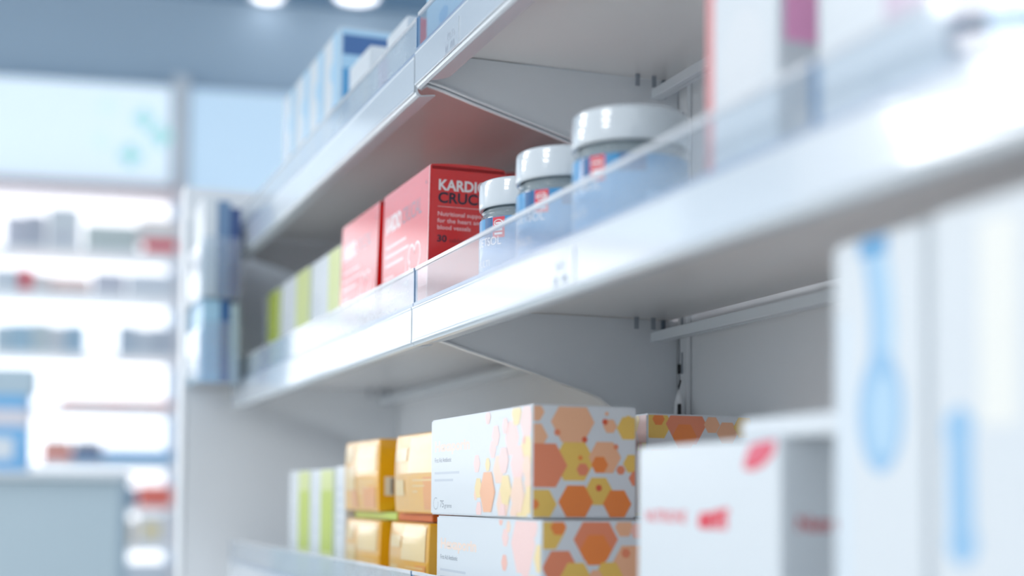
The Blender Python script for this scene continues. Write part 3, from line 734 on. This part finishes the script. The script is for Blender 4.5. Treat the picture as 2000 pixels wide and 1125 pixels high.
c = Carton(.085, .190, .0085, C_LIME, .0008); place(c, 'flat_carton', .438, 1.545, DL_ + .0810, 'thin flat lime carton sandwiched between the yellow cartons')
c = Carton(.085, .130, .0085, mat('carton_brown_orange', (206, 110, 40), .5), .0008); place(c, 'flat_carton', .438, 1.410, DL_ + .0810, 'thin orange-brown carton sandwiched under the near upper yellow carton')
for (yn, w, z, h, pt, lb, code) in ((1.598, .156, DL_ + .0900, .0845, PA, 'glossy yellow carton with a barcode on its end, far one of the upper pair', True),
                                (1.372, .150, DL_ + .0900, .0845, PB, 'glossy yellow carton wedged between barcode carton and honeycomb carton, upper pair', False)):
    c = yellow_carton(w, h, pt, code=code); place(c, 'yellow_carton', .43, yn, z, lb, 'glossy yellow cartons')
for (yn, w, lb) in ((1.962, .140, 'lime-striped white carton at the far end of the bottom shelf'), (1.822, .135, 'middle lime-striped white carton on the bottom shelf'),
                ):
    c = lime_carton(w, .08, .144, .46, band=C_LIMEP); place(c, 'lime_carton', .43, yn, DL_, lb, 'lime-striped cartons on the bottom shelf')
c = Carton(.035, .055, .146, C_WHITE); c.lay = 1
for k in range(5): c.rect('front', .012, .040, .115 - .014 * k, .119 - .014 * k, INK_PALE)
place(c, 'lime_carton', .43, 1.757, DL_, 'plain white carton squeezed between lime-striped and yellow cartons')

# white cartons with red print
c = Carton(.10, .183, .1415, C_WHITE)
c.text('front', .012, .092, .0075, 'NUTRIONE', mat('ink_soft_red', (222, 90, 100), 0.4, 0.5, 0.35, 0.15), width=.058, bold=.0003)
c.text('front', .088, .090, .012, 'am', INK_RED, width=.034, bold=.0012); c.lay = 6; c.line('front', [(.086, .091), (.094, .096), (.112, .0985), (.124, .100)], .004, INK_RED)
c.lay = 8; c.dec('front', [(.142, .1290), (.150, .1385), (.166, .1402), (.178, .1402), (.176, .1340), (.166, .1270), (.152, .1240)], mat('leaf_pink_red', (226, 84, 110), 0.4, 0.5, 0.35, 0.15))
c.lay = 12; c.line('front', [(.142, .1262), (.152, .1248), (.164, .1275), (.176, .1345)], .0028, INK_RED)
c.text('side', .010, .090, .0075, 'Nutrione', mat('ink_brick', (200, 60, 66), 0.4, 0.5, 0.35, 0.15), width=.045, bold=.0004); c.ell('side', .043, .0755, .0035, .005, INK_RED)
for k in range(5): c.rect('side', .008, .044, .045 - .009 * k, .049 - .009 * k, INK_PALE)
place(c, 'supplement_carton', .415, .687, DL_, 'white carton with red logo on its front and grey end face')
c = Carton(.09, .105, .0120, C_WHITE, .0015); place(c, 'flat_carton', .418, .632, DL_ + .1418, 'flat white carton lying on the red-logo carton, jutting past its end')
c = Carton(.05, .10, .168, mat('carton_dull_red', (206, 70, 74), .5)); place(c, 'supplement_carton', .628, .800, DL_, 'dull red carton, only its top edge seen behind the white cartons')

PR_B = mat('print_soft_blue', (146, 192, 228), 0.4, 0.5, 0.35, 0.15); PR_P = mat('print_pale_blue', (178, 212, 236), 0.4, 0.5, 0.35, 0.15)
# two tall white cartons with blue print nearest the camera
def tall(w, h, d=.07):
    c = Carton(d, w, h, C_WHITE, .0022); return c
c = tall(.078, .238)
c.rect('front', .006, .016, .05, .20, mat('print_ice', (216, 228, 238), 0.4, 0.5, 0.35, 0.15)); c.lay = 1
pts = []
for k in range(13):
    t = k / 12; pts.append((.0355 + .008 * math.sin(t * 3.0 + .3), .228 - t * .090))
c.line('front', pts, .020, PR_P); c.lay = 4
c.line('front', [(p[0] - .006, p[1]) for p in pts], .008, PR_B); c.lay = 7
c.ell('front', .042, .150, .0185, .030, PR_B); c.lay = 10; c.ell('front', .044, .148, .011, .020, PR_P); c.lay = 13
c.rect('front', .024, .048, .2280, .2365, C_BLUE)
c.rect('side', .03, .06, .04, .2, PR_P)
place(c, 'supplement_carton', .41, .550, DL_, 'tall white carton with a blue figure print, left of the two nearest cartons')
c = tall(.082, .240)
c.line('front', [(.021, .140), (.022, .088)], .017, PR_B); c.lay = 1; c.ell('front', .0205, .139, .0105, .010, PR_B); c.ell('front', .0225, .088, .0105, .010, PR_B)
c.rect('front', .035, .060, .14, .23, mat('print_cream_soft', (240, 240, 234), 0.4, 0.5, 0.35, 0.15))
place(c, 'supplement_carton', .41, .4655, DL_, 'tall white carton with an upright blue stroke, nearest the viewer')
c = tall(.080, .240); c.rect('front', .002, .04, .002, .12, PR_P); place(c, 'supplement_carton', .41, .383, DL_, 'tall white carton with a pale blue foot, cut by the right picture edge')

# cable with plug hanging at the upright
t = empty('hanging_cable', (.6660, 1.300, H + .1045)); tag(t, 'thin dark cable with a small plug hanging at the upright under the middle shelf', 'cable')
def tube(b, pts, r_, m, seg=8):
    rings = []
    for i, p in enumerate(pts):
        p = Vector(p); d_ = (Vector(pts[min(i + 1, len(pts) - 1)]) - Vector(pts[max(i - 1, 0)])).normalized()
        u = d_.orthogonal().normalized(); v = d_.cross(u)
        rings.append([p + (u * math.cos(2 * math.pi * k / seg) + v * math.sin(2 * math.pi * k / seg)) * r_ for k in range(seg)])
    P = [q for r__ in rings for q in r__]; F_ = []
    for i in range(len(pts) - 1):
        for k in range(seg): F_.append((i * seg + k, i * seg + (k + 1) % seg, (i + 1) * seg + (k + 1) % seg, (i + 1) * seg + k))
    F_.append(tuple(range(seg))[::-1]); F_.append(tuple((len(pts) - 1) * seg + k for k in range(seg)))
    b.tris(P, F_, m)
b = MB(); tube(b, [(0, 0, .060), (.0004, 0, .05), (-.0004, 0, .03), (.0006, 0, .02), (-.0004, 0, .008)], .0006, mat('cable_grey', (96, 104, 116), .5)); b.build('wire', t, True)
b = MB(); tube(b, [(0, 0, .034), (0, 0, .0245)], .0019, BLACK); b.build('sleeve', t, True)
b = MB(); tube(b, [(-.0006, 0, .0105), (.0012, -.0008, .018)], .0011, BLACK); b.build('knot', t, True)
b = MB(); b.lathe([(0, .0085), (.0012, .008), (.0048, -.006), (.0064, -.024), (0, -.024)], PANEL_EDGE, 24); b.build('shade', t, True)
b = MB(); b.box(-.0050, -.0020, -.0090, -.0050, -.022, -.007, BLACK, .0006); b.build('plug', t)

# leaflet holder on the end panel
t = empty('leaflet_holder', (.352, 2.36, H + .18)); tag(t, 'clear wall-mounted leaflet holder at the far end of the shelves', 'leaflet holder')
b = MB(); b.box(-.0320, .0320, .0860, .0885, 0, .29, ACRYL); b.build('back_plate', t)
for z in (0, .135):
    b = MB(); b.box(-.032, .032, -.075, .0855, z, z + .003, ACRYL); b.box(-.032, .032, -.078, -.0752, z, z + .10, ACRYL); b.box(-.0345, -.0322, -.078, .0855, z, z + .09, ACRYL)
    b.build('pocket', t)
def leaflet(x0, x1, y0, y1, z0, z1, m, lb):
    b = MB(); b.box(-(x1 - x0) / 2, (x1 - x0) / 2, -(y1 - y0) / 2, (y1 - y0) / 2, 0, z1 - z0, m, .001)
    b.box(-(x1 - x0) / 2 - .0004, -(x1 - x0) / 2 - .0001, -(y1 - y0) / 2 + .03, (y1 - y0) / 2 - .03, (z1 - z0) * .3, (z1 - z0) * .55, INK_PALE)
    o = b.build('leaflet'); o.location = ((x0 + x1) / 2, (y0 + y1) / 2, H + z0); return tag(o, lb, 'leaflet')
leaflet(.324, .345, 2.29, 2.44, .3185, .480, C_WHITE, 'white leaflets standing at the upper left of the holder')
leaflet(.3455, .366, 2.29, 2.44, .3185, .475, C_SLATE, 'slate-blue leaflets in the middle of the upper pocket')
leaflet(.3665, .382, 2.29, 2.44, .3185, .465, C_NAVY, 'dark blue leaflets at the right of the upper pocket')
leaflet(.324, .352, 2.29, 2.44, .1835, .3145, C_PBLUE, 'pale blue leaflets in the lower pocket, left')
leaflet(.3525, .368, 2.29, 2.44, .1835, .3145, C_DBLUE, 'deep blue leaflets in the lower pocket, middle')
leaflet(.3685, .382, 2.29, 2.44, .1835, .3100, C_BGREY, 'grey-blue leaflets in the lower pocket, right')

# ================================================================== LIGHT
LP = mat('led_diffuser', (255, 255, 255), .5, emit=10.0)
def ceiling_light():
    t = empty('ceiling_light')
    b = MB(); b.box(-.54, .54, -.32, .32, .004, .06, PANEL_EDGE, .004); b.build('housing', t)
    b = MB(); b.box(-.52, .52, -.30, .30, -.004, .0035, LP); b.build('diffuser', t)
    for x in (-.4, .4):
        b = MB(); b.box(x - .002, x + .002, -.002, .002, .06, .6, GREY); b.build('suspension_wire', t)
    return t
cl = ceiling_light(); first = True
for az, org, dists in ((73, (.46, 1.05, 0), (3.2, 4.05, 4.9, 5.8)), (131, (.46, 1.05, 0), (3.2, 4.05, 4.9)), (140, (.39, .5, 0), (6.2, 7.05))):
    a = math.radians(az); d = Vector((-math.sin(a), -math.cos(a), 0))
    for k, dist in enumerate(dists):
        p = Vector(org) + d * dist
        o = cl if first else copy_tree(cl); first = False
        o.location = (p.x, p.y, H + 1.78); o.rotation_euler = (0, 0, math.atan2(d.y, d.x) + math.pi / 2)
        tag(o, 'long suspended ceiling light over the aisle, outside the view', 'ceiling light', 'suspended ceiling lights over the aisle')

w = bpy.data.worlds.new('shop_daylight'); scn.world = w; w.use_nodes = True
bg = w.node_tree.nodes['Background']; bg.inputs['Color'].default_value = (.82, .91, 1.0, 1); bg.inputs['Strength'].default_value = 1.12

# ================================================================== CAMERA
cam = bpy.data.cameras.new('camera'); co = bpy.data.objects.new('camera', cam); COL.objects.link(co); scn.camera = co
cam.lens = 50; cam.sensor_width = 36; cam.sensor_fit = 'HORIZONTAL'; cam.shift_y = .145; cam.clip_start = .02
R = Matrix.Rotation(math.radians(-20.42), 4, 'Z') @ Matrix.Rotation(math.radians(92.5), 4, 'X') @ Matrix.Rotation(math.radians(.46), 4, 'Z')
co.matrix_world = Matrix.Translation((0, 0, H)) @ R
cam.dof.use_dof = True; cam.dof.focus_distance = 1.32; cam.dof.aperture_fstop = 2.05; cam.dof.aperture_blades = 0

vs = scn.view_settings; scn.display_settings.display_device = 'sRGB'
vs.view_transform = 'Standard'; vs.look = 'None'; vs.gamma = 1; vs.use_curve_mapping = False; vs.exposure = -0.12
